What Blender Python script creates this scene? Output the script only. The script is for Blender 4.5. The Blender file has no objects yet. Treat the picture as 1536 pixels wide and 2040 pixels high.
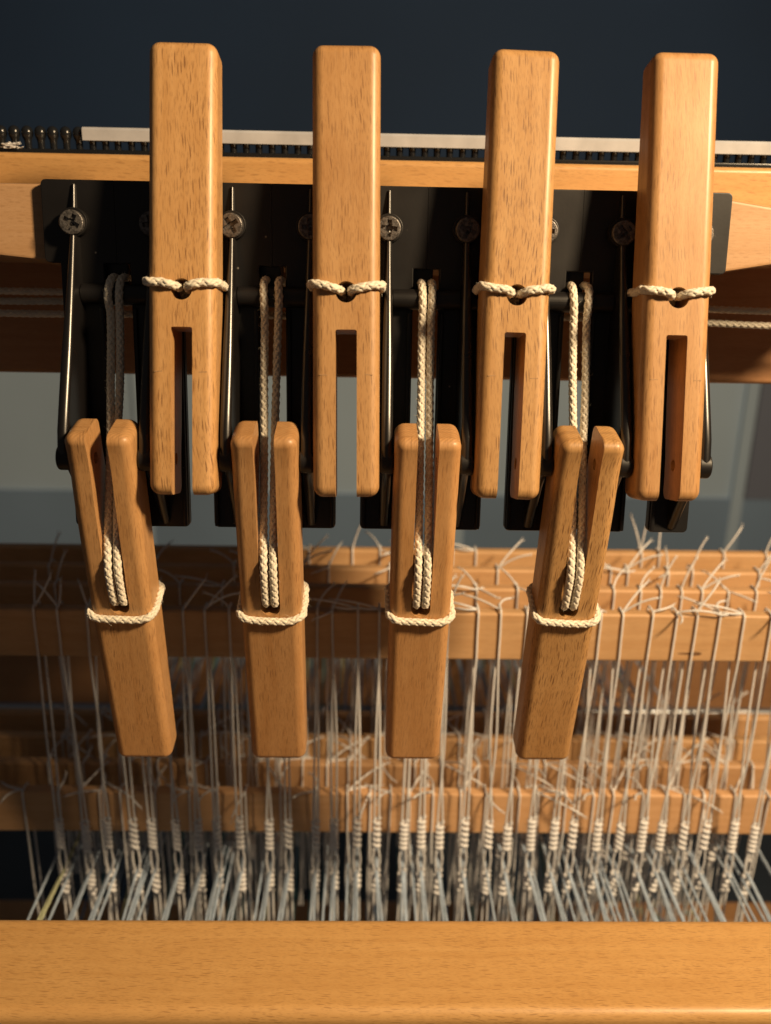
import bpy, bmesh, math, random
from mathutils import Vector, Matrix
random.seed(11)
MM = 0.001
sc = bpy.context.scene
COL = sc.collection

# ------------------------------------------------------------------ camera
def cam_axes(p, yw, r):
    fwd = Vector((math.sin(yw)*math.cos(p), math.cos(yw)*math.cos(p), -math.sin(p)))
    right = Vector((math.cos(yw), -math.sin(yw), 0)); up = right.cross(fwd)
    c, s = math.cos(r), math.sin(r)
    return c*right + s*up, -s*right + c*up, fwd
F_PX = 1767.7
Rv, Uv, Fv = cam_axes(0.3227, 0.0230, 0.0196)
cd = bpy.data.cameras.new('camera'); cam = bpy.data.objects.new('camera', cd); COL.objects.link(cam)
cd.sensor_fit = 'HORIZONTAL'; cd.sensor_width = 36; cd.lens = F_PX/1536*36
cd.clip_start = 0.01; cd.clip_end = 20
m = Matrix.Identity(4)
for i in range(3):
    m[i][0] = Rv[i]; m[i][1] = Uv[i]; m[i][2] = -Fv[i]
m.translation = Vector((-6.18, -269.6, 73.46))*MM
cam.matrix_world = m
cd.dof.use_dof = True; cd.dof.focus_distance = 0.293; cd.dof.aperture_fstop = 12.0
sc.camera = cam

# ------------------------------------------------------------------ light
w = bpy.data.worlds.new('World'); sc.world = w; w.use_nodes = True
bg = w.node_tree.nodes['Background']; bg.inputs[0].default_value = (1.0, 0.86, 0.78, 1); bg.inputs[1].default_value = 0.04
ld = bpy.data.lights.new('reading_lamp', 'AREA'); ld.shape = 'DISK'; ld.size = 0.085
ld.energy = 9.0; ld.color = (1.0, 0.73, 0.43)
lamp = bpy.data.objects.new('reading_lamp', ld); COL.objects.link(lamp)
LP = Vector((440, -325, 405))*MM
lamp.location = LP
lamp.rotation_euler = (Vector((0, 40, -60))*MM - LP).to_track_quat('-Z', 'Y').to_euler()
lamp['label'] = 'warm reading lamp shining from the upper right'; lamp['category'] = 'lamp'
sc.view_settings.view_transform = 'Standard'; sc.view_settings.look = 'None'
sc.view_settings.exposure = 0; sc.view_settings.gamma = 1
sc.cycles.use_denoising = True
sc.cycles.max_bounces = 6

# ------------------------------------------------------------------ materials
def new_mat(name):
    mt = bpy.data.materials.new(name); mt.use_nodes = True
    nt = mt.node_tree; return mt, nt, nt.nodes['Principled BSDF']
def N(nt, t, **kw):
    n = nt.nodes.new(t)
    for k, v in kw.items():
        if k.startswith('i_'):
            key = k[2:]; key = int(key) if key.isdigit() else key
            n.inputs[key].default_value = v
        else: setattr(n, k, v)
    return n
def L(nt, a, b): nt.links.new(a, b)
def ramp(nt, p0, c0, p1, c1):
    r = N(nt, 'ShaderNodeValToRGB'); e = r.color_ramp.elements
    e[0].position = p0; e[0].color = c0; e[1].position = p1; e[1].color = c1
    return r
def g(v): return (v, v, v, 1)
def mapped(nt, src, scale, offs=None):
    mp = N(nt, 'ShaderNodeMapping'); mp.inputs['Scale'].default_value = scale
    L(nt, src, mp.inputs['Vector'])
    if offs is not None:
        return mp.outputs[0], mp
    return mp.outputs[0]

def wood(name, light, dark, fleck, axis='Z', rough=0.46, dash=(.92, 10.5), coat=0.25, fleck_amt=1.0, soft=False, deep='Y'):
    mt, nt, b = new_mat(name)
    tc = N(nt, 'ShaderNodeTexCoord'); oi = N(nt, 'ShaderNodeObjectInfo')
    mul = N(nt, 'ShaderNodeVectorMath', operation='SCALE'); mul.inputs['Scale'].default_value = 1000
    L(nt, tc.outputs['Object'], mul.inputs[0])
    rnd = N(nt, 'ShaderNodeMath', operation='MULTIPLY', i_1=730.0); L(nt, oi.outputs['Random'], rnd.inputs[0])
    add = N(nt, 'ShaderNodeVectorMath', operation='ADD'); L(nt, mul.outputs[0], add.inputs[0]); L(nt, rnd.outputs[0], add.inputs[1])
    # a slow waver so the figure does not run dead straight
    wn = N(nt, 'ShaderNodeTexNoise', i_Scale=0.03, i_Detail=2.0); L(nt, add.outputs[0], wn.inputs['Vector'])
    wsub = N(nt, 'ShaderNodeVectorMath', operation='SUBTRACT'); wsub.inputs[1].default_value = (.5, .5, .5); L(nt, wn.outputs['Color'], wsub.inputs[0])
    wsc = N(nt, 'ShaderNodeVectorMath', operation='SCALE'); wsc.inputs['Scale'].default_value = 5.0; L(nt, wsub.outputs[0], wsc.inputs[0])
    P = N(nt, 'ShaderNodeVectorMath', operation='ADD'); L(nt, add.outputs[0], P.inputs[0]); L(nt, wsc.outputs[0], P.inputs[1])
    P = P.outputs[0]
    def sv(a, l):
        v = [1/a]*3; v['XYZ'.index(axis)] = 1/l; return v
    # flecks live on each face: u runs across the grain within the face, v along the grain
    others = [c for c in 'XYZ' if c != axis]
    sp_ = N(nt, 'ShaderNodeSeparateXYZ'); L(nt, P, sp_.inputs[0])
    nb = N(nt, 'ShaderNodeVectorMath', operation='ABSOLUTE'); L(nt, tc.outputs['Normal'], nb.inputs[0])
    sn = N(nt, 'ShaderNodeSeparateXYZ'); L(nt, nb.outputs[0], sn.inputs[0])
    gt = N(nt, 'ShaderNodeMath', operation='GREATER_THAN'); L(nt, sn.outputs[others[0]], gt.inputs[0]); L(nt, sn.outputs[others[1]], gt.inputs[1])
    um = N(nt, 'ShaderNodeMix', data_type='FLOAT'); L(nt, gt.outputs[0], um.inputs['Factor']); L(nt, sp_.outputs[others[0]], um.inputs['A']); L(nt, sp_.outputs[others[1]], um.inputs['B'])
    uo = N(nt, 'ShaderNodeMath', operation='MULTIPLY_ADD', i_1=37.0); L(nt, gt.outputs[0], uo.inputs[0]); L(nt, um.outputs['Result'], uo.inputs[2])
    slant = N(nt, 'ShaderNodeMath', operation='MULTIPLY_ADD', i_1=.035); L(nt, sp_.outputs[axis], slant.inputs[0]); L(nt, uo.outputs[0], slant.inputs[2])
    UV = N(nt, 'ShaderNodeCombineXYZ'); L(nt, slant.outputs[0], UV.inputs[0]); L(nt, sp_.outputs[axis], UV.inputs[1])
    def dv(a, l): return (1/a, 1/l, 1)
    # medullary ray flecks: short dark dashes along the grain
    fine = N(nt, 'ShaderNodeTexNoise', i_Scale=1.0, i_Detail=4.0, i_Roughness=0.65)
    L(nt, mapped(nt, P, sv(.28, 5)), fine.inputs['Vector'])
    vo = N(nt, 'ShaderNodeTexVoronoi', feature='F1', voronoi_dimensions='2D'); vo.inputs['Scale'].default_value = 1; vo.inputs['Randomness'].default_value = .8
    L(nt, mapped(nt, UV.outputs[0], dv(*dash)), vo.inputs['Vector'])
    dsub = N(nt, 'ShaderNodeMath', operation='MULTIPLY_ADD', i_1=0.14, i_2=-0.07); L(nt, fine.outputs['Fac'], dsub.inputs[0])
    dd = N(nt, 'ShaderNodeMath', operation='ADD'); L(nt, vo.outputs['Distance'], dd.inputs[0]); L(nt, dsub.outputs[0], dd.inputs[1])
    dr = ramp(nt, 0.13, g(1), 0.24 if not soft else .34, g(0)); L(nt, dd.outputs[0], dr.inputs[0])
    sep = N(nt, 'ShaderNodeSeparateColor'); L(nt, vo.outputs['Color'], sep.inputs[0])
    cellv = N(nt, 'ShaderNodeMapRange', i_3=.25, i_4=1.0); L(nt, sep.outputs[0], cellv.inputs[0])
    dm = N(nt, 'ShaderNodeMath', operation='MULTIPLY'); L(nt, dr.outputs[0], dm.inputs[0]); L(nt, cellv.outputs[0], dm.inputs[1])
    vo2 = N(nt, 'ShaderNodeTexVoronoi', feature='F1', voronoi_dimensions='2D'); vo2.inputs['Scale'].default_value = 1; vo2.inputs['Randomness'].default_value = .85
    L(nt, mapped(nt, UV.outputs[0], dv(dash[0]*.52, dash[1]*.4)), vo2.inputs['Vector'])
    dr2 = ramp(nt, .10, g(.55), .24, g(0)); L(nt, vo2.outputs['Distance'], dr2.inputs[0])
    dmx = N(nt, 'ShaderNodeMath', operation='MAXIMUM'); L(nt, dm.outputs[0], dmx.inputs[0]); L(nt, dr2.outputs[0], dmx.inputs[1])
    den = N(nt, 'ShaderNodeTexNoise', i_Scale=1.0, i_Detail=2.0); L(nt, mapped(nt, P, sv(7, 38)), den.inputs['Vector'])
    denr = N(nt, 'ShaderNodeMapRange', i_1=.36, i_2=.58, i_3=.55, i_4=1.0); L(nt, den.outputs['Fac'], denr.inputs[0])
    dmy = N(nt, 'ShaderNodeMath', operation='MULTIPLY'); L(nt, dmx.outputs[0], dmy.inputs[0]); L(nt, denr.outputs[0], dmy.inputs[1]); dmx = dmy
    r2 = N(nt, 'ShaderNodeMath', operation='MULTIPLY', i_1=7.31); L(nt, oi.outputs['Random'], r2.inputs[0])
    r3 = N(nt, 'ShaderNodeMath', operation='FRACT'); L(nt, r2.outputs[0], r3.inputs[0])
    r4 = N(nt, 'ShaderNodeMapRange', i_3=fleck_amt*.4, i_4=fleck_amt); L(nt, r3.outputs[0], r4.inputs[0])
    dm2 = N(nt, 'ShaderNodeMath', operation='MULTIPLY'); L(nt, dmx.outputs[0], dm2.inputs[0]); L(nt, r4.outputs[0], dm2.inputs[1])
    # growth bands and fine fibre
    gr = N(nt, 'ShaderNodeTexNoise', i_Scale=1.0, i_Detail=3.0); L(nt, mapped(nt, P, sv(2.6, 120)), gr.inputs['Vector'])
    cl = N(nt, 'ShaderNodeTexNoise', i_Scale=0.05, i_Detail=2.0); L(nt, P, cl.inputs['Vector'])
    mixf = N(nt, 'ShaderNodeMath', operation='MULTIPLY_ADD', i_1=0.55, i_2=0.0); L(nt, gr.outputs['Fac'], mixf.inputs[0])
    mixg = N(nt, 'ShaderNodeMath', operation='MULTIPLY_ADD', i_1=0.5); L(nt, fine.outputs['Fac'], mixg.inputs[0]); L(nt, mixf.outputs[0], mixg.inputs[2])
    mixh = N(nt, 'ShaderNodeMath', operation='MULTIPLY_ADD', i_1=0.35); L(nt, cl.outputs['Fac'], mixh.inputs[0]); L(nt, mixg.outputs[0], mixh.inputs[2])
    r1 = ramp(nt, 0.45, (*light, 1), 0.92, (*dark, 1)); L(nt, mixh.outputs[0], r1.inputs[0])
    mx = N(nt, 'ShaderNodeMix', data_type='RGBA'); L(nt, dm2.outputs[0], mx.inputs['Factor'])
    L(nt, r1.outputs[0], mx.inputs['A']); mx.inputs['B'].default_value = (*fleck, 1)
    rg = N(nt, 'ShaderNodeTexWave', wave_type='RINGS', rings_direction=axis, i_Scale=.32, i_Distortion=2.2, i_Detail=2.0)
    rof = N(nt, 'ShaderNodeVectorMath', operation='ADD'); rof.inputs[1].default_value = (9, 14, 11); L(nt, P, rof.inputs[0]); L(nt, rof.outputs[0], rg.inputs['Vector'])
    em = N(nt, 'ShaderNodeMapRange', i_1=.45, i_2=.8, i_3=0, i_4=.42); L(nt, sn.outputs[axis], em.inputs[0])
    eg = N(nt, 'ShaderNodeMath', operation='MULTIPLY'); L(nt, rg.outputs['Fac'], eg.inputs[0]); L(nt, em.outputs[0], eg.inputs[1])
    mx0 = mx; mx = N(nt, 'ShaderNodeMix', data_type='RGBA'); L(nt, eg.outputs[0], mx.inputs['Factor']); L(nt, mx0.outputs['Result'], mx.inputs['A']); mx.inputs['B'].default_value = (*[c*.55 for c in dark], 1)
    # each piece a little lighter or darker
    hv = N(nt, 'ShaderNodeHueSaturation'); vr = N(nt, 'ShaderNodeMapRange', i_3=0.85, i_4=1.05); L(nt, oi.outputs['Random'], vr.inputs[0])
    hr = N(nt, 'ShaderNodeMapRange', i_3=.494, i_4=.500); L(nt, r3.outputs[0], hr.inputs[0]); L(nt, hr.outputs[0], hv.inputs['Hue'])
    L(nt, vr.outputs[0], hv.inputs['Value']); L(nt, mx.outputs['Result'], hv.inputs['Color'])
    L(nt, hv.outputs[0], b.inputs['Base Color'])
    rr = N(nt, 'ShaderNodeMapRange', i_3=rough-.06, i_4=rough+.12); L(nt, cl.outputs['Fac'], rr.inputs[0]); L(nt, rr.outputs[0], b.inputs['Roughness'])
    b.inputs['Coat Weight'].default_value = coat; b.inputs['Coat Roughness'].default_value = 0.3
    hsum = N(nt, 'ShaderNodeMath', operation='MULTIPLY_ADD', i_1=-0.6); L(nt, dm2.outputs[0], hsum.inputs[0]); L(nt, fine.outputs['Fac'], hsum.inputs[2])
    bp = N(nt, 'ShaderNodeBump', i_Strength=0.22, i_Distance=0.00012); L(nt, hsum.outputs[0], bp.inputs['Height']); L(nt, bp.outputs[0], b.inputs['Normal'])
    return mt

BE_L, BE_D, BE_F = (.63, .375, .160), (.46, .24, .08), (.13, .05, .014)
M = {}
M['lever'] = wood('beech_lever', BE_L, BE_D, BE_F, 'Z')
M['beam'] = wood('beech_beam', (.68, .41, .155), (.55, .305, .10), (.25, .115, .035), 'X', dash=(.8, 8.0), rough=.42, coat=.22, fleck_amt=.85)
M['castle'] = wood('beech_castle', (.62, .39, .21), (.50, .285, .13), (.33, .17, .07), 'X', dash=(1.2, 4), rough=.5, coat=.1, fleck_amt=.5, soft=True)
M['top'] = wood('beech_top_beam', (.64, .385, .15), (.52, .285, .095), (.25, .115, .035), 'X', dash=(1.5, 9), rough=.4, coat=.3, fleck_amt=.6)
M['stick'] = wood('pine_stick', (.72, .465, .24), (.59, .34, .15), (.34, .18, .08), 'X', dash=(1.4, 16), rough=.5, coat=.1, fleck_amt=.35, soft=True)
M['dark_beam'] = wood('beech_rear', (.50, .28, .13), (.38, .195, .08), (.2, .09, .03), 'X', rough=.5, coat=.1, fleck_amt=.5)

def plastic(name, spec_, ra, rb):
    mt, nt, b = new_mat(name)
    tc = N(nt, 'ShaderNodeTexCoord')
    n1 = N(nt, 'ShaderNodeTexNoise', i_Scale=900.0, i_Detail=3.0); L(nt, tc.outputs['Object'], n1.inputs['Vector'])
    n2 = N(nt, 'ShaderNodeTexNoise', i_Scale=45.0, i_Detail=4.0); L(nt, tc.outputs['Object'], n2.inputs['Vector'])
    vo = N(nt, 'ShaderNodeTexVoronoi', i_Scale=330.0); L(nt, tc.outputs['Object'], vo.inputs['Vector'])
    sp = N(nt, 'ShaderNodeSeparateColor'); L(nt, vo.outputs['Color'], sp.inputs[0])
    gate = N(nt, 'ShaderNodeMath', operation='GREATER_THAN', i_1=.93); L(nt, sp.outputs[0], gate.inputs[0])
    dr = ramp(nt, .08, g(1), .13, g(0)); L(nt, vo.outputs['Distance'], dr.inputs[0])
    dm = N(nt, 'ShaderNodeMath', operation='MULTIPLY'); L(nt, gate.outputs[0], dm.inputs[0]); L(nt, dr.outputs[0], dm.inputs[1])
    mx = N(nt, 'ShaderNodeMix', data_type='RGBA'); L(nt, dm.outputs[0], mx.inputs['Factor'])
    mx.inputs['A'].default_value = (.008, .0072, .0075, 1); mx.inputs['B'].default_value = (.22, .2, .18, 1)
    b.inputs['Specular IOR Level'].default_value = spec_
    L(nt, mx.outputs['Result'], b.inputs['Base Color'])
    rr = N(nt, 'ShaderNodeMapRange', i_1=.3, i_2=.7, i_3=ra, i_4=rb); L(nt, n2.outputs['Fac'], rr.inputs[0]); L(nt, rr.outputs[0], b.inputs['Roughness'])
    bp = N(nt, 'ShaderNodeBump', i_Strength=.12, i_Distance=.0001); L(nt, n1.outputs['Fac'], bp.inputs['Height']); L(nt, bp.outputs[0], b.inputs['Normal'])
    return mt
M['plastic'] = plastic('black_plastic', .5, .36, .5); M['rib'] = plastic('polished_black_plastic', .8, .27, .34)

def simple(name, col, rough, metal=0, nscale=None, var=.15, bump=0, sheen=0, spec=None):
    mt, nt, b = new_mat(name)
    b.inputs['Base Color'].default_value = (*col, 1); b.inputs['Roughness'].default_value = rough; b.inputs['Metallic'].default_value = metal
    if spec is not None: b.inputs['Specular IOR Level'].default_value = spec
    if sheen: b.inputs['Sheen Weight'].default_value = sheen
    if nscale:
        tc = N(nt, 'ShaderNodeTexCoord'); n1 = N(nt, 'ShaderNodeTexNoise', i_Scale=nscale, i_Detail=4.0); L(nt, tc.outputs['Object'], n1.inputs['Vector'])
        r = ramp(nt, .3, (*[c*(1-var) for c in col], 1), .7, (*[min(1, c*(1+var)) for c in col], 1)); L(nt, n1.outputs['Fac'], r.inputs[0]); L(nt, r.outputs[0], b.inputs['Base Color'])
        if bump:
            bp = N(nt, 'ShaderNodeBump', i_Strength=bump, i_Distance=.0002); L(nt, n1.outputs['Fac'], bp.inputs['Height']); L(nt, bp.outputs[0], b.inputs['Normal'])
    return mt
M['screw'] = simple('worn_black_screw', (.14, .13, .125), .40, .6, 1400, .6, .8)
M['cord'] = simple('white_nylon_cord', (.78, .72, .60), .5, 0, 260, .07, 0, .3)
M['string'] = simple('white_heddle_string', (.88, .88, .90), .32, 0, 200, .06, 0, .4)
M['yarn_blue'] = simple('pale_blue_yarn', (.44, .55, .70), .6, 0, 150, .2)
M['yarn_teal'] = simple('teal_yarn', (.13, .33, .38), .7, 0, 150, .2)
M['yarn_deep'] = simple('blue_yarn', (.10, .20, .38), .7, 0, 150, .2)
M['yarn_lime'] = simple('yellow_green_yarn', (.58, .62, .40), .7, 0, 150, .2)
M['white_plastic'] = simple('white_plastic', (.46, .47, .51), .38, 0, 120, .12)
M['bead'] = simple('black_glossy_plastic', (.012, .013, .015), .22)
M['rod'] = simple('grey_steel', (.42, .45, .50), .35, .8)
M['pencil'] = simple('pencil_mark', (.40, .24, .12), .7)
M['knot'] = simple('dark_knot', (.16, .08, .035), .6, 0, 900, .4)
M['wall_navy'] = simple('navy_wall_paint', (.020, .050, .120), .8, 0, 1.3, .30)
M['wall_grey'] = simple('grey_green_paint', (.52, .68, .86), .75, 0, 2.2, .12)
M['floor'] = simple('dark_blue_floor', (.030, .042, .062), .8, 0, 6, .25)

# ------------------------------------------------------------------ mesh helpers (all in millimetres, scaled to metres on link)
def link_mesh(name, verts, faces, mat, parent=None, smooth=True, loc=(0, 0, 0)):
    me = bpy.data.meshes.new(name)
    me.from_pydata([(v[0]*MM, v[1]*MM, v[2]*MM) for v in verts], [], faces); me.materials.append(mat)
    if smooth: me.polygons.foreach_set('use_smooth', [True]*len(me.polygons))
    me.update()
    return link_obj(name, me, parent, loc)
def link_obj(name, me, parent=None, loc=(0, 0, 0), rot=(0, 0, 0)):
    o = bpy.data.objects.new(name, me); COL.objects.link(o); o.parent = parent
    o.location = Vector(loc)*MM; o.rotation_euler = rot
    return o
def empty(name, loc=(0, 0, 0)):
    o = bpy.data.objects.new(name, None); COL.objects.link(o); o.location = Vector(loc)*MM; o.empty_display_size = .01; return o
def tag(o, label, cat, group=None):
    o['label'] = label; o['category'] = cat
    if group: o['group'] = group
    return o
def weighted(me):
    """smooth shading with face-weighted normals"""
    tmp = bpy.data.objects.new('tmp', me); COL.objects.link(tmp)
    md = tmp.modifiers.new('w', 'WEIGHTED_NORMAL'); md.keep_sharp = True; md.weight = 80
    dg = bpy.context.evaluated_depsgraph_get(); dg.update()
    res = bpy.data.meshes.new_from_object(tmp.evaluated_get(dg)); bpy.data.objects.remove(tmp); res.name = me.name
    return res
def bm_mesh(name, bm, mat, sharp=35):
    bmesh.ops.recalc_face_normals(bm, faces=bm.faces)
    for v in bm.verts: v.co *= MM
    for f in bm.faces: f.smooth = True
    me = bpy.data.meshes.new(name); bm.to_mesh(me); bm.free()
    me.materials.append(mat); me.set_sharp_from_angle(angle=math.radians(sharp))
    return weighted(me)
def prism_bm(poly, axis, a, b):
    """poly: 2-D outline; axis 0 -> (y,z) extruded along x; axis 1 -> (x,z) along y"""
    bm = bmesh.new()
    def P(p, t): return (t, p[0], p[1]) if axis == 0 else (p[0], t, p[1])
    v0 = [bm.verts.new(P(p, a)) for p in poly]; v1 = [bm.verts.new(P(p, b)) for p in poly]
    n = len(poly); bm.faces.new(v0); bm.faces.new(v1[::-1])
    for i in range(n): bm.faces.new((v0[i], v0[(i+1) % n], v1[(i+1) % n], v1[i]))
    bmesh.ops.recalc_face_normals(bm, faces=bm.faces)
    return bm
def bevel(bm, r, seg=3, edges=None):
    bmesh.ops.bevel(bm, geom=list(edges if edges is not None else bm.edges), offset=r, segments=seg, profile=.5, affect='EDGES', clamp_overlap=True)
    return bm
def box_bm(x0, x1, y0, y1, z0, z1):
    return prism_bm([(y0, z0), (y1, z0), (y1, z1), (y0, z1)], 0, x0, x1)
def cyl_bm(p, q, r, seg=24):
    bm = bmesh.new(); p = Vector(p); q = Vector(q); d = q-p
    mt = Matrix.Translation((p+q)/2) @ d.to_track_quat('Z', 'Y').to_matrix().to_4x4()
    bmesh.ops.create_cone(bm, cap_ends=True, segments=seg, radius1=r, radius2=r, depth=d.length, matrix=mt)
    return bm
def boolean(bm, cutters):
    """bm minus every cutter, via exact boolean modifiers; returns a new bmesh in mm"""
    def tmpo(b):
        me = bpy.data.meshes.new('t'); b.to_mesh(me); b.free(); o = bpy.data.objects.new('t', me); COL.objects.link(o); return o
    base = tmpo(bm); cs = [tmpo(c) for c in cutters]
    for c in cs:
        md = base.modifiers.new('b', 'BOOLEAN'); md.operation = 'DIFFERENCE'; md.object = c; md.solver = 'EXACT'
    dg = bpy.context.evaluated_depsgraph_get(); dg.update()
    me = bpy.data.meshes.new_from_object(base.evaluated_get(dg))
    for o in [base]+cs: bpy.data.objects.remove(o)
    out = bmesh.new(); out.from_mesh(me); bmesh.ops.remove_doubles(out, verts=out.verts, dist=.002)
    return out
def catmull(pts, step):
    pts = [Vector(p) for p in pts]; out = []
    for i in range(len(pts)-1):
        p0 = pts[max(i-1, 0)]; p1 = pts[i]; p2 = pts[i+1]; p3 = pts[min(i+2, len(pts)-1)]
        n = max(2, int((p2-p1).length/step))
        l = max((p2-p1).length, 1e-6)
        m1 = (p2-p0)/max((p2-p1).length+(p1-p0).length, 1e-6)*l; m2 = (p3-p1)/max((p3-p2).length+(p2-p1).length, 1e-6)*l
        for k in range(n):
            t = k/n; t2 = t*t; t3 = t2*t
            out.append((2*t3-3*t2+1)*p1+(t3-2*t2+t)*m1+(-2*t3+3*t2)*p2+(t3-t2)*m2)
    out.append(pts[-1]); return out
def frames(path):
    n = len(path); T = []
    for i in range(n): T.append((path[min(i+1, n-1)]-path[max(i-1, 0)]).normalized())
    ref = Vector((1, 0, 0)) if abs(T[0].x) < .8 else Vector((0, 1, 0))
    u = (ref-T[0]*ref.dot(T[0])).normalized(); fr = []; s = 0
    for i in range(n):
        u = (u-T[i]*u.dot(T[i])).normalized(); v = T[i].cross(u)
        if i: s += (path[i]-path[i-1]).length
        fr.append((path[i], u.copy(), v, s))
    return fr
class MB:
    def __init__(s): s.v = []; s.f = []
    def tube(s, path, r, sides=6, lobes=0, amp=0, pitch=2, flare=None):
        fr = frames(path); b0 = len(s.v)
        for i, (p, u, v, d) in enumerate(fr):
            k = flare(i/(len(fr)-1)) if flare else 1
            for j in range(sides):
                a = 2*math.pi*j/sides
                rr = r*k*(1+(amp*math.cos(lobes*(a-2*math.pi*d/pitch)) if lobes else 0))
                s.v.append(p+u*(rr*math.cos(a))+v*(rr*math.sin(a)))
        n = len(fr)
        for i in range(n-1):
            for j in range(sides):
                a = b0+i*sides+j; c = b0+i*sides+(j+1) % sides
                s.f.append((a, c, c+sides, a+sides))
        s.f.append(tuple(b0+j for j in range(sides))[::-1]); s.f.append(tuple(b0+(n-1)*sides+j for j in range(sides)))
    def braid(s, path, R=.66, amp=.15, rt=.62, pitch=10.5, ph=0, hairs=0):
        fr = frames(path); w = 2*math.pi/pitch
        for sgn in (1, -1):
            for k in range(4):
                pts = []
                for (p, u, v, d) in fr:
                    th = sgn*w*(d+ph)+k*math.pi/2; rad = R+sgn*amp*math.cos(4*w*(d+ph))
                    pts.append(p+u*(rad*math.cos(th))+v*(rad*math.sin(th)))
                s.tube(pts, rt, 6)
        tot = fr[-1][3]
        for _ in range(hairs):
            p, u, v, d = random.choice(fr); a = random.uniform(0, 6.28); o = u*math.cos(a)+v*math.sin(a)
            t = u.cross(v); st = p+o*1.2; ln = random.uniform(.5, 1.6); sl = random.uniform(-1, 1)
            mid = st+o*ln*.5+t*sl*ln*.4; en = st+o*ln*random.uniform(.4, .9)+t*sl*ln
            s.tube([st, mid, en], .035, 3)
    def build(s, name, mat, parent=None, loc=(0, 0, 0)): return link_mesh(name, s.v, s.f, mat, parent, True, loc)
    def mesh(s, name, mat):
        me = bpy.data.meshes.new(name); me.from_pydata([tuple(v*MM) for v in s.v], [], s.f); me.materials.append(mat)
        me.polygons.foreach_set('use_smooth', [True]*len(me.polygons)); me.update(); return me
ORD = ['first', 'second', 'third', 'fourth', 'fifth', 'sixth', 'seventh', 'eighth', 'ninth', 'tenth', 'eleventh', 'twelfth', 'thirteenth', 'fourteenth', 'fifteenth', 'sixteenth', 'seventeenth', 'eighteenth', 'nineteenth', 'twentieth']
def ordinal(i):
    if i < 20: return ORD[i]
    t = ['twenty', 'thirty', 'forty'][(i+1)//10-2]; u = (i+1) % 10
    return {'twenty': 'twentieth', 'thirty': 'thirtieth', 'forty': 'fortieth'}[t] if u == 0 else t+'-'+ORD[u-1]

# ------------------------------------------------------------------ setting: wall and floor far behind the loom
o = link_mesh('wall', [(-1600, 1000, -110), (1600, 1000, -110), (1600, 1000, 1500), (-1600, 1000, 1500)], [(0, 1, 2, 3)], M['wall_navy'], None, False); o['kind'] = 'structure'
o = link_obj('wall_panelling', bm_mesh('wall_panelling', box_bm(-1600, 1600, 985, 999, -640, -112), M['wall_grey'])); o['kind'] = 'structure'
M['wall_slate'] = simple('slate_blue_paint', (.26, .38, .56), .75, 0, 2.2, .15)
M['wall_mauve'] = simple('mauve_grey_paint', (.20, .23, .32), .75, 0, 2.2, .15)
link_obj('lower_board', bm_mesh('lower_board', box_bm(-1600, 1600, 980, 984.6, -640, -318), M['wall_slate']), o)
link_obj('side_board', bm_mesh('side_board', box_bm(556, 1090, 978, 984.6, -317, -113), M['wall_mauve']), o)
for x in (-930, -330, 130, 545, 1100):
    link_obj('batten', bm_mesh('batten', bevel(box_bm(-9, 9, 977, 985.5, -640, -114), 1.5, 2), M['wall_grey']), o, (x, 0, 0))
o = link_mesh('floor', [(-1600, -700, -640), (1600, -700, -640), (1600, 1002, -640), (-1600, 1002, -640)], [(0, 1, 2, 3)], M['floor'], None, False); o['kind'] = 'structure'

# ------------------------------------------------------------------ the loom frame
LEAN = math.atan(.1096)
frame = tag(empty('loom_frame', (0, 40, -165)), 'varnished beech frame of the table loom behind and below the levers', 'loom')
def part(name, bm, mat, parent, loc=(0, 0, 0), rot=(0, 0, 0), sharp=35, base=(0, 40, -165)):
    o = link_obj(name, bm_mesh(name, bm, mat, sharp), parent, [loc[i]-base[i] for i in range(3)], rot); return o
# castle rail that carries the bracket (ends taper a little)
rail = [(-190, 58.8), (-128, 58.8), (-108, 57), (108, 57), (135, 61.5), (190, 63), (190, 75.5), (150, 76.5), (124, 78.6), (106, 81.2), (-190, 81.2)]
part('castle_rail', bevel(prism_bm([(x, z-69) for x, z in rail], 1, 0, 44), 1.2, 2), M['castle'], frame, (0, 33.2, 69), (-LEAN, 0, 0), 30)
part('top_beam', bevel(box_bm(-260, 260, 0, 46, -12, 11.6), 2.2, 3), M['top'], frame, (0, 80, 81.2))
part('rear_beam', bevel(box_bm(-260, 260, 0, 18, -20.5, 29), 2, 3), M['dark_beam'], frame, (0, 92, 30.5))
part('front_bar', bevel(box_bm(-260, 260, -20.6, 20.6, -22, 0), 4.0, 5), M['beam'], frame, (0, -34.2, -165))
part('back_beam', bevel(box_bm(-480, 480, -15, 15, -92, 0), 4, 3), M['dark_beam'], frame, (0, 440, -264))
part('lower_beam', bevel(box_bm(-330, 330, -12, 12, -40, 0), 3, 3), M['dark_beam'], frame, (0, 300, -452))
bm = cyl_bm((-330, 0, 0), (330, 0, 0), 4.5); part('tie_rod', bm, M['rod'], frame, (0, 352, -302))

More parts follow.
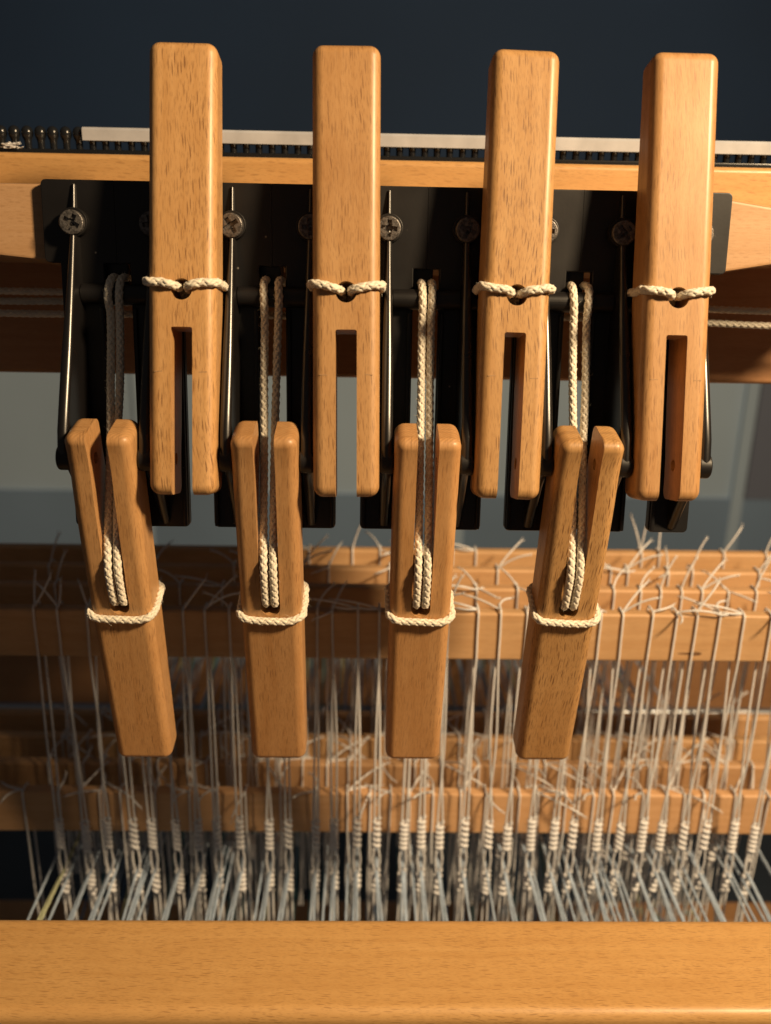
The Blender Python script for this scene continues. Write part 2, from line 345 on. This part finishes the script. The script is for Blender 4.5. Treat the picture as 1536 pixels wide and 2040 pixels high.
# ------------------------------------------------------------------ raddle with its white cover strip on the top beam
rad = tag(empty('raddle', (0, 106, 92.9)), 'black raddle with ball-headed pegs along the top of the loom', 'raddle')
link_obj('base_bar', bm_mesh('base_bar', bevel(box_bm(-200, 200, -5, 5, 0, 2.4), .5, 2), M['bead']), rad, (0, 0, 0)); rad.scale = (1.043,)*3
mb = MB(); prof = [(0, 1.3), (2.2, 1.3), (3.4, 1.4), (4.2, 1.8), (5.0, 2.1), (6.0, 2.2), (7.0, 2.05), (7.9, 1.5), (8.4, .7), (8.55, .05)]
for (z, r) in prof:
    for j in range(12): mb.v.append(Vector((r*math.cos(j*math.pi/6), r*math.sin(j*math.pi/6), z)))
for i in range(len(prof)-1):
    for j in range(12): a = i*12+j; c = i*12+(j+1) % 12; mb.f.append((a, c, c+12, a+12))
pm = mb.mesh('peg', M['bead'])
x = -172.0
while x < 178:
    link_obj('peg', pm, rad, (x+random.uniform(-.15, .15), 0, 2.0)); x += 4.78
cap = []
for (y, z) in [(-3.4, 5.6), (-3.4, 9.3), (-2.6, 10.2), (2.6, 10.2), (3.4, 9.3), (3.4, 5.6), (2.5, 5.6), (2.5, 9.2), (-2.5, 9.2), (-2.5, 5.6)]: cap.append((y, z))
o = link_obj('cover_strip', bm_mesh('cover_strip', prism_bm(cap, 0, -112.5, 210), M['white_plastic']), None, (0, 106, 92.9)); o.scale = (1.043,)*3
tag(o, 'white plastic strip capping the row of black raddle pegs', 'strip')
mb = MB()
for k in range(26):
    p = Vector((random.uniform(-3, 3), random.uniform(-1, 1), random.uniform(0, 1.6))); mb.tube(catmull([p, p+Vector((random.uniform(-2, 2), random.uniform(-1, 1), random.uniform(-.6, 1))), p+Vector((random.uniform(-3, 3), random.uniform(-1, 1), random.uniform(-.3, .6)))], .5), .14, 4)
tag(mb.build('lint_tuft', M['string'], None, (-144, 99.5, 95.2)), 'small pale tuft of lint caught under the raddle pegs', 'lint')

# ------------------------------------------------------------------ black lever bracket
PIT = 25.0
def rib_x(i): return (i-4)*PIT
def bay_x(i): return (i-3.5)*PIT
PA, PB = 22.4, .1096          # plate front surface: y = PA + PB*z
br = tag(empty('lever_bracket', (0, PA+PB*57, 57)), 'black plastic lever bracket with ribs screwed to the castle rail', 'bracket')
def to_plate(x, z, out=0): return (x, PA+PB*z-out, z)
def brk(name, me, loc, rot=(0, 0, 0), parent=None):
    b = (0, PA+PB*57, 57)
    return link_obj(name, me, parent or br, [loc[i]-b[i] for i in range(3)], rot)
GAP = 4.2
def plate_mesh(x0, x1, gaps, ear0=None, ear1=None):
    xs = sorted({x0, x1} | {v for c in gaps for v in (max(c-GAP, x0), min(c+GAP, x1))} | ({ear0} if ear0 else set()) | ({ear1} if ear1 else set()))
    zs = [-29.6, 57.4, 82.9]; bm = bmesh.new(); T = 3.6; V = {}
    def solid(i, j):
        if not (0 <= i < len(xs)-1 and 0 <= j < 2): return False
        xm = (xs[i]+xs[i+1])/2
        if j == 1: return True
        if ear0 and xm < ear0: return False
        if ear1 and xm > ear1: return False
        return all(abs(xm-c) > GAP-.01 for c in gaps)
    def v(i, j, k):
        if (i, j, k) not in V: V[(i, j, k)] = bm.verts.new((xs[i], T*k, zs[j]))
        return V[(i, j, k)]
    for i in range(len(xs)-1):
        for j in range(2):
            if not solid(i, j): continue
            bm.faces.new((v(i, j, 0), v(i+1, j, 0), v(i+1, j+1, 0), v(i, j+1, 0))); bm.faces.new((v(i, j, 1), v(i, j+1, 1), v(i+1, j+1, 1), v(i+1, j, 1)))
            for di, dj, a, b in ((-1, 0, (i, j), (i, j+1)), (1, 0, (i+1, j+1), (i+1, j)), (0, -1, (i+1, j), (i, j)), (0, 1, (i, j+1), (i+1, j+1))):
                if not solid(i+di, j+dj): bm.faces.new((v(*a, 0), v(*b, 0), v(*b, 1), v(*a, 1)))
    bmesh.ops.recalc_face_normals(bm, faces=bm.faces)
    inner = [t for t in (x0, x1) if abs(t) < 100]
    def seam(e): return any(abs(e.verts[0].co.x-t) < .01 and abs(e.verts[1].co.x-t) < .01 for t in inner)
    corner = [e for e in bm.edges if not seam(e) and e.calc_length() > 3.5 and e.calc_length() < 3.7 and len(e.link_faces) == 2 and e.calc_face_angle_signed(0) > .5]
    bevel(bm, 1.6, 4, corner)
    flat = [e for e in bm.edges if len(e.link_faces) == 2 and e.calc_face_angle(0) > .9 and not seam(e)]
    bevel(bm, .45, 2, flat)
    for vv in bm.verts: vv.co.y += 0
    return bm_mesh('plate', bm, M['plastic'], 40)
cuts = [-110.6, bay_x(0), bay_x(2), bay_x(4), bay_x(6), 110.6]
for k in range(5):
    x0 = cuts[k]+(.06 if k else 0); x1 = cuts[k+1]-(.06 if k < 4 else 0)
    gaps = [bay_x(i) for i in range(8) if x0-5 < bay_x(i) < x1+5]
    me = plate_mesh(x0, x1, gaps, -105.6 if k == 0 else None, 105.6 if k == 4 else None)
    brk('plate', me, (0, PA, 0), (-LEAN, 0, 0))
# ridges that edge every slot
rm = bm_mesh('ridge', bevel(box_bm(-.7, .7, -1.5, .3, -29, 43.5), .4, 2), M['plastic'])
for i in range(8):
    for s in (-1, 1): brk('ridge', rm, (bay_x(i)+s*(GAP+1.1), PA, 0), (-LEAN, 0, 0))
# rollers crossing the slots
ro = bm_mesh('roller', bevel(cyl_bm((-11, 0, 0), (11, 0, 0), 3.3, 28), .4, 2), M['plastic'])
for i in range(8): brk('roller', ro, to_plate(bay_x(i), 47.6, 1.6))
gm = bm_mesh('dark_backing', bevel(box_bm(-4.9, 2.4, 4.2, 16, -7, 10), .4, 2), M['plastic'])  # added black block hiding the lit wood, so the slot window stays dark
for i in range(8): brk('dark_backing', gm, to_plate(bay_x(i), 51, 0))
# fins: triangular ribs with a boss at the pivot
def fin_mesh():
    pts = [(1.0, 81.5), (-.6, 81.0)]
    z = 81
    while z > 8:
        t = (81-z)/73; y = PA+PB*z-.8-(PA+PB*z-.8+2.2)*(t**1.35); pts.append((y-(PA+PB*z)+PB*z+PA, z)); z -= 6
    pts = [(y, z) for y, z in pts[2:]]
    for k in range(9):
        a = math.radians(160+k*15); pts.append((3.9*math.cos(a), 3.9*math.sin(a)))
    pts += [(4, -5.5), (9, -12), (14, -20), (PA-PB*27-.6, -28.2)]
    dense = [Vector((0, y, z)) for y, z in pts]; mb = MB(); NS = 11; n = len(dense)
    for i, p in enumerate(dense):
        t = (dense[min(i+1, n-1)]-dense[max(i-1, 0)]).normalized(); nrm = Vector((0, t.z, -t.y))
        if nrm.y > 0 and i < n//2: nrm = -nrm
        r = min(1.75, .75+.12*i) if i < 20 else 1.75
        yb = PA+PB*p.z+.4
        mb.v.append(Vector((-r, max(yb, p.y+.2), p.z)))
        for k in range(NS):
            ph = math.radians(-90+180*k/(NS-1)); q = p-nrm*(1.5*(1-math.cos(ph))); q.x = r*math.sin(ph); q.y = min(q.y, yb); mb.v.append(q)
        mb.v.append(Vector((r, max(yb, p.y+.2), p.z)))
    W = NS+2
    for i in range(n-1):
        for k in range(W-1): mb.f.append((i*W+k, i*W+k+1, (i+1)*W+k+1, (i+1)*W+k))
    me = mb.mesh('fin', M['rib']); bm = bmesh.new(); bm.from_mesh(me); bmesh.ops.recalc_face_normals(bm, faces=bm.faces); bm.to_mesh(me); bm.free(); return me
fm = fin_mesh()
bmb = cyl_bm((-2.15, 0, 0), (2.15, 0, 0), 4.0, 30); bevel(bmb, .7, 3, [e for e in bmb.edges if e.calc_face_angle(0) > 1]); bossm = bm_mesh('pivot_boss', bmb, M['plastic'], 40)
def screw_mesh():
    bm = cyl_bm((0, -1.1, 0), (0, 1.6, 0), 3.85, 36); bevel(bm, .55, 3, [e for e in bm.edges if e.calc_face_angle(0) > 1])
    w_ = .72; R_ = 2.6
    c1 = box_bm(-w_, w_, -3, -.0, -R_, R_); c2 = box_bm(-R_, R_, -3, -.001, -w_*1.01, w_*1.01)
    c3 = cyl_bm((0, -3, 0), (0, .6, 0), 1.25, 8)
    return bm_mesh('screw', boolean(bm, [c1, c2, c3]), M['screw'], 35)
sm = screw_mesh()
ss = bm_mesh('screw_boss', bevel(cyl_bm((0, -1.4, 0), (0, 3.2, 0), 4.5, 32), .3, 2), M['plastic'])
for i in range(9):
    brk('fin', fm, (rib_x(i), 0, 0)); brk('pivot_boss', bossm, (rib_x(i), 0, 0))
    brk('screw_boss', ss, to_plate(rib_x(i), 69.5, 1.6), (-LEAN, 0, 0))
    brk('screw', sm, to_plate(rib_x(i), 69.5, 4.0), (-LEAN, random.uniform(-.7, .7), 0))

# ------------------------------------------------------------------ levers
HW = 10.2; S_TIP = 124.0; S_END = -11.0; S_HOLE = 51.0; S_SLOT = 39.8
def lever_mesh():
    # side profile (t, s): t<0 is the face seen when the lever points up, t>0 the face seen when it hangs down
    A = [(S_END, 8.4), (-5, 7.6), (2, 7.4), (12, 8.2), (30, 8.6), (60, 8.4), (95, 7.2), (S_TIP, 6.2)]
    B = [(S_TIP, -6.6), (95, -7.4), (60, -8.0), (25, -8.0), (10, -8.0), (S_END, -7.6)]
    prof = [(t, s) for s, t in A]+[(t, s) for s, t in B]
    bm = prism_bm(prof, 0, -HW, HW)
    sharp = [e for e in bm.edges if e.calc_face_angle(0) > .6]
    bevel(bm, 3.3, 7, sharp)
    slot = box_bm(-3.25, 3.25, -20, 20, S_END-5, S_SLOT); bevel(slot, .6, 2, [e for e in slot.edges if abs(e.verts[0].co.y-e.verts[1].co.y) > 10])
    hole = cyl_bm((0, -20, S_HOLE), (0, 20, S_HOLE), 3.2, 28)
    groove = prism_bm([(3.4, S_SLOT-4), (12, S_SLOT-4), (12, S_HOLE+.5), (6.5, S_HOLE+.2)], 0, -3.2, 3.2)
    bore = cyl_bm((-9.0, 0, 0), (9.0, 0, 0), 1.9, 18)
    return bm_mesh('wooden_lever', boolean(bm, [slot, hole, groove, bore]), M['lever'], 32)
lm = lever_mesh()
AU, AL = .2445, .2010
up_extra = {1: (.010, .0), 3: (-.008, -.007), 5: (.016, .0), 7: (-.004, .004)}
UPN = {1: 'leftmost of the four upright levers', 3: 'second upright lever from the left', 5: 'third upright lever from the left', 7: 'rightmost of the four upright levers'}
DNN = {0: 'leftmost of the four hanging levers, leaning', 2: 'second hanging lever from the left, below the black bracket', 4: 'third hanging lever from the left, below the black bracket', 6: 'rightmost of the four hanging levers, tilted'}
pmk = bm_mesh('pencil_mark', box_bm(-1.2, 1.2, -.02, .05, -.13, .13), M['pencil'])
levers = {}
WOB = {1: .002, 3: -.010, 5: .022, 7: .004, 0: .006, 2: .004, 4: 0.0, 6: .004}
DAN = {1: .006, 3: 0.0, 5: .002, 7: -.004, 0: .0, 2: 0.0, 4: .0, 6: .0}
for i in range(8):
    upl = i % 2 == 1
    o = link_obj('wooden_lever', lm, None, (bay_x(i), 0, 0), ((-(AU+DAN[i]) if upl else math.pi+AL+DAN[i]), WOB[i], 0))
    levers[i] = o
    if upl:
        tag(o, 'flecked beech lever, '+UPN[i], 'lever', 'wooden shaft levers')
        for s in (-1, 1):
            link_obj('pencil_mark', pmk, o, (s*6.6+random.uniform(-.4, .4), -8.03, 26.2+random.uniform(-.4, .4)), (0, random.uniform(-.08, .08), 0))
    else:
        tag(o, 'flecked beech lever pointing down, '+DNN[i], 'lever', 'wooden shaft levers')
bpy.context.view_layer.update()

# ------------------------------------------------------------------ pull cords
def ring_pts(sh):
    """loop round a lever at the hole, in lever coordinates: in at the hole on the t<0 face, out round both sides, across the t>0 face"""
    h = HW+.5; tb = -8.0-.95; ta = 8.4+1.15
    right = [(1.2, -3.5, sh), (1.9, tb+1.2, sh+.1), (3.6, tb-.2, sh+.5), (6.5, tb-.1, sh+1.0), (9.2, tb+.5, sh+1.4), (h-.1, tb+2.4, sh+1.7), (h, tb+5, sh+1.9), (h, 0, sh+2.1), (h, ta-5, sh+2.5), (h-.15, ta-2.5, sh+2.8), (9.0, ta-.5, sh+3.3), (6, ta, sh+3.7), (0, ta+.05, sh+4.0)]
    left = [(-x, y, z) for x, y, z in right[:-1]]
    return right+left[::-1]
def jig(pts, a):
    return [tuple(c+random.uniform(-a, a) for c in p) for p in pts]
CORDN = ['leftmost hanging', 'leftmost upright', 'second hanging', 'second upright', 'third hanging', 'third upright', 'rightmost hanging', 'rightmost upright']
for i in range(8):
    lv = levers[i]; inv = lv.matrix_world.copy(); mb = MB()
    def to_w(p): v = inv @ (Vector(p)*MM); return v/MM
    ring = [to_w(p) for p in jig(ring_pts(S_HOLE+.7), .26)]
    ring_path = catmull(ring, .45)
    mb.braid(ring_path, ph=random.uniform(0, 12), hairs=30)
    root = tag(empty('pull_cord', to_w((0, 0, S_HOLE))), 'white braided cord looped round the %s lever' % CORDN[i], 'cord', 'white lever cords')
    base = to_w((0, 0, S_HOLE))
    mb.v = [v-base for v in mb.v]; mb.build('loop', M['cord'], root)
    for s in (-1, 1):
        st = MB(); xb = bay_x(i)
        top = Vector(to_plate(xb+s*{0: 1.75, 2: 2.4, 4: 1.65, 6: 2.4}.get(i, 2)+random.uniform(-.15, .15), 47.6, 0))
        if i % 2 == 0:
            a = [(top.x, PA+PB*54+14, 50.5+s*.5), (top.x, PA+PB*53+3.0, 52.6), (top.x+random.uniform(-.3, .3), top.y-2.6, 51.9), (top.x+random.uniform(-.3, .3), top.y-5.4, 47.6), (top.x-s*.2, top.y-5.6, 41)]
            e1 = to_w((s*1.55, 9.0, S_SLOT-6)); e2 = to_w((s*1.5, 9.2, S_HOLE-5)); e3 = to_w((s*1.45, 8.2, S_HOLE-1.6)); e4 = to_w((s*1.3, 4, S_HOLE))
            mid = Vector(a[-1]).lerp(e1, .5); mid.x += random.uniform(-.35, .35)
            q1 = Vector(a[-1]).lerp(e1, .25); q1.x += random.uniform(-.25, .25)
            path = [Vector(p) for p in a]+[q1, mid, e1, e2, e3, e4]
        else:
            e4 = to_w((s*1.3, 2, S_HOLE)); e3 = to_w((s*1.4, 9.5, S_HOLE-1)); path = [Vector((top.x, PA+PB*54+14, 50.5)), Vector((top.x, PA+PB*53+2, 52.0)), e3, e4]
        st.braid(catmull(path, .45), ph=random.uniform(0, 12), hairs=60)
        st.v = [v-base for v in st.v]; st.build('strand', M['cord'], root)

# cords running sideways inside the castle
def side_cord(x0, x1, y, z0, z1, label):
    mb = MB(); pts = [(x0+(x1-x0)*k/6, y+random.uniform(-.3, .3), z0+(z1-z0)*k/6+random.uniform(-.25, .25)) for k in range(7)]
    c = Vector(pts[3]); mb.braid(catmull([Vector(p)-c for p in pts], .6), hairs=10)
    o = mb.build('tie_up_cord', M['cord'], None, c); tag(o, label, 'cord', 'cords inside the castle')
side_cord(-215, -60, 60, 45.8, 45.0, 'upper shaded white cord left of the bracket')
side_cord(-215, -60, 62.5, 40.6, 42.0, 'middle shaded white cord left of the bracket')
side_cord(-215, -35, 59.5, 37.2, 38.0, 'lowest shaded white cord left of the bracket')
side_cord(60, 215, 60, 39.4, 35.6, 'bright white cord right of the bracket')
side_cord(62, 215, 64.5, 44.0, 41.0, 'dim cord above the bright cord right of the bracket')

# ------------------------------------------------------------------ heddle shafts
ST_T, ST_H = 6.5, 24.0
stick_me = bm_mesh('heddle_stick', bevel(box_bm(-250, 250, 0, ST_T, -ST_H, 0), 1.3, 3), M['stick'])
UPY = [100, 126, 152, 178]; DNY = [113, 138, 163, 188]
ZU, ZD = -98.2, -206.0
POS = ['front', 'second', 'third', 'rearmost']
sticks = {}
for k in range(4):
    for kind, ys, z in (('raised', UPY, ZU), ('lowered', DNY, ZD)):
        o = link_obj('heddle_stick', stick_me, None, (0, ys[k], z+random.uniform(-.5, .5)), (0, random.uniform(-.0015, .0015), 0))
        tag(o, '%s of the four %s wooden heddle sticks' % ('frontmost' if k == 0 else ('rearmost' if k == 3 else POS[k]+' from the front'), kind), 'stick', 'heddle sticks')
        sticks[(kind, k)] = o
# a knot in the wood of the front raised stick
kb = bmesh.new(); bmesh.ops.create_uvsphere(kb, u_segments=16, v_segments=8, radius=1)
for v in kb.verts: v.co = Vector((v.co.x*(4.4 if v.co.x > 0 else 7)*(1 if v.co.x > 0 else 1), v.co.y*.06, v.co.z*1.1*(1 if v.co.x > 0 else .55)))
o = link_obj('knot', bm_mesh('knot', kb, M['knot'], 60), sticks[('raised', 0)], (147, 0.0, -19.6))

def tails(mb, spec):
    for (az, el, ln, dr) in spec:
        d = Vector((math.cos(az)*math.cos(el), math.sin(az)*math.cos(el), math.sin(el)))
        p = [Vector((0, 1.6, .2))]; turn = random.uniform(-.16, .16); st = ln/8
        for k in range(1, 9):
            d = Matrix.Rotation(turn, 3, 'Z') @ d; d.z -= dr*.16*(ln/20); d.normalize()
            q = p[-1]+d*st
            if -1 < q.y < ST_T+1: q.z = max(q.z, .75)
            p.append(q)
        mb.tube(catmull(p, .42), .44, 6, 2, .34, 2.4)
        for _ in range(5):                         # frayed end
            e = p[-1]; f = d*random.uniform(1.2, 2.6)+Vector([random.uniform(-.9, .9) for _ in range(3)])
            mb.tube([p[-2].lerp(e, .8), e+f*.5, e+f], .15, 3)
def heddle(raised, spec, dx):
    mb = MB(); T = ST_T; jz = random.uniform(-1.8, 1.8); slp = random.choice((-1, 1))*random.uniform(.2, .7)
    if raised:
        fr = [(0, 2, 1.0), (0, -.2, .7), (0, -.85, -1), (0, -.9, -12), (.1*dx, -.85, -24.5), (-.8*dx, 1.2, -70), (-1.2, 3, -115), (-1.2, 3.1, -133), (-1.75, 3.2, -140), (-1.2, 3.2, -147), (-1.2, 3.2, -160), (-1.6, 3.3, -205)]
        bk = [(0, 2, 1.1), (0, T+.2, .7), (0, T+.85, -1), (0, T+.9, -24), (.9*dx, 5, -70), (1.2, 3, -115), (1.2, 3.1, -133), (1.75, 3.2, -140), (1.2, 3.2, -147), (1.2, 3.2, -160), (1.6, 3.3, -205)]
    else:
        fr = [(0, 2, 1.0), (0, -.2, .7), (0, -.85, -1), (0, -.9, -12), (.1*dx, -.85, -24.5), (-.8*dx, 1.2, -60), (-.95, 3, -95)]
        bk = [(0, 2, 1.1), (0, T+.2, .7), (0, T+.85, -1), (0, T+.9, -24), (.9*dx, 5, -60), (.95, 3, -95)]
    for p in (fr, bk): mb.tube(catmull(p, .36), .48, 6, 2, .36, 2.4)
    if raised:
        for (z0, z1) in ((-116+jz, -133.5+random.uniform(-1, .3)), (-147, -160+jz)):
            n = 130; pts = []
            turns = abs(z1-z0)/random.uniform(2.7, 3.5)
            for k in range(n):
                t = k/(n-1); a = t*turns*2*math.pi
                pts.append(Vector((1.5*math.cos(a), 3.1+1.0*math.sin(a), z0+(z1-z0)*t+slp*math.cos(a))))
            mb.tube(pts, .92, 6)
    tails(mb, spec)
    return mb.mesh('heddle', M['string'])
def rspec(flat):
    n = random.choice((1, 1, 2, 2)); out = []
    for _ in range(n):
        az = random.uniform(0, 2*math.pi); el = random.uniform(.05, .6) if flat else random.uniform(.5, 1.35)
        out.append((az, el, random.uniform(10, 30) if flat else random.uniform(10, 24), random.uniform(.1, .7)))
    return out
HR = [heddle(True, rspec(k % 2 == 0 or k > 7), random.choice((-1, 1))*random.uniform(.6, 1.6)) for k in range(12)]
HR_LEFT = [heddle(True, [(math.pi*.6, 1.1, 15, .1), (.35, 1.0, 16, -.2)], 1.2), heddle(True, [(2.9, 1.0, 13, .5), (.9, 1.2, 11, .2)], -1.0), heddle(True, [(2.6, 1.2, 11, .8), (.4, 1.2, 14, .1)], -1.2), heddle(True, [(.1, .55, 20, .9)], 1.0)]
HT = [heddle(True, [(1.2, 1.35, 24, 0), (2.0, 1.2, 20, .2)], 1), heddle(True, [(1.6, 1.3, 27, .1)], -1)]
HL = [heddle(False, rspec(True), random.choice((-1, 1))*random.uniform(.6, 1.6)) for k in range(10)]
EX = [-157.5, -144.2, -134.0, -120.5, -111.5, -99.2, -88.4, -79.1, -67.6, -53.0, -43.4, -29.8, -20.2, -8.8, 1.1, 14.5, 23.9, 33.0, 45.4, 57.9, 67.1, 79.5, 90.7, 100.2, 113.0, 124.2, 135.7, 145.2, 156.8, 168.1, 182.7, 193.0]
warp_src = []
for k in range(4):
    if k == 0: xs = list(EX)
    else:
        xs = [e+2.6*k+random.uniform(-1, 1) for e in EX+[-172, 204] if random.random() < (0, .55, .45, .45)[k]]
    xs.sort()
    for n, x in enumerate(xs):
        tilt = random.uniform(-.014, .014); zz = ZU+random.uniform(-.6, .6)+(random.choice((0, 0, 4)) if k == 0 else 0)*0
        if k == 0 and x < -90: me = HR_LEFT[n % 4]
        elif k == 3 and 110 < x < 165: me = random.choice(HT)
        else: me = random.choice(HR)
        o = link_obj('heddle', me, None, (x+145*math.tan(tilt), UPY[k], zz), (0, 0, 0)); o.rotation_euler = (0, tilt, 0)
        if random.random() < .3: o.rotation_euler = (0, tilt, random.uniform(-.03, .03))
        tag(o, 'white string heddle, %s from the left on the %s raised stick' % (ordinal(n), POS[k]), 'heddle', 'string heddles')
        if k == 0 or random.random() < .5: warp_src.append((x, UPY[k], zz-147.5, 'raised', k, n))
for k in range(4):
    x = -180+random.uniform(0, 8); n = 0
    while x < 215:
        tilt = random.uniform(-.03, .03)
        o = link_obj('heddle', random.choice(HL), None, (x, DNY[k], ZD+random.uniform(-.5, .5)), (0, tilt, random.uniform(-.03, .03)))
        tag(o, 'white string heddle, %s from the left on the %s lowered stick' % (ordinal(n), POS[k]), 'heddle', 'string heddles')
        if k < 3: warp_src.append((x, DNY[k], ZD-148, 'lowered', k, n))
        x += random.uniform(9, 19); n += 1

# ------------------------------------------------------------------ warp threads through the heddle eyes
for (x, y, z, kind, k, n) in warp_src:
    mb = MB(); off = random.uniform(-1.5, 1.5); xe = x+random.uniform(-2.5, 2.5)
    if kind == 'raised':
        pts = [(xe, -95, -252+random.uniform(-3, 3)), (x+off, y-40, z-3), (x, y+1, z), (x, y+6, z), (x+off, y+60, z-2), (x+off*2, 425, -259.5), (x+off*2, 441, -262.9)]
    else:
        pts = [(x, y-60, z+6), (x, y, z), (x, y+6, z), (x+off*2, 425, -261), (x+off*2, 441, -263)]
    c = Vector((x, y, z))
    mb.tube(catmull([Vector(p)-c for p in pts], 2.0), .62, 5, 2, .15, 3.2)
    if kind == 'raised' and k == 0 and random.random() < .8:      # the second end drawn through the same eye
        pts2 = [(p[0]+(1.9 if q_ < 2 else .8)*(1 if x > 0 else -1), p[1], p[2]-.6) for q_, p in enumerate(pts)]
        mb.tube(catmull([Vector(p)-c for p in pts2], 2.0), .62, 5, 2, .15, 3.2)
    rr = random.random()
    mat, cn = ('yarn_lime', 'yellow-green') if (kind == 'raised' and k == 0 and n == 0) or (kind == 'lowered' and rr > .9) else (('yarn_teal', 'teal') if kind == 'lowered' and rr > .6 else (('yarn_deep', 'deep blue') if kind == 'lowered' and rr > .3 else ('yarn_blue', 'pale blue')))
    o = mb.build('warp_thread', M[mat], None, c)
    tag(o, '%s yarn through the %s heddle from the left on the %s %s stick' % (cn, ordinal(n), POS[k], kind), 'yarn', 'warp threads')
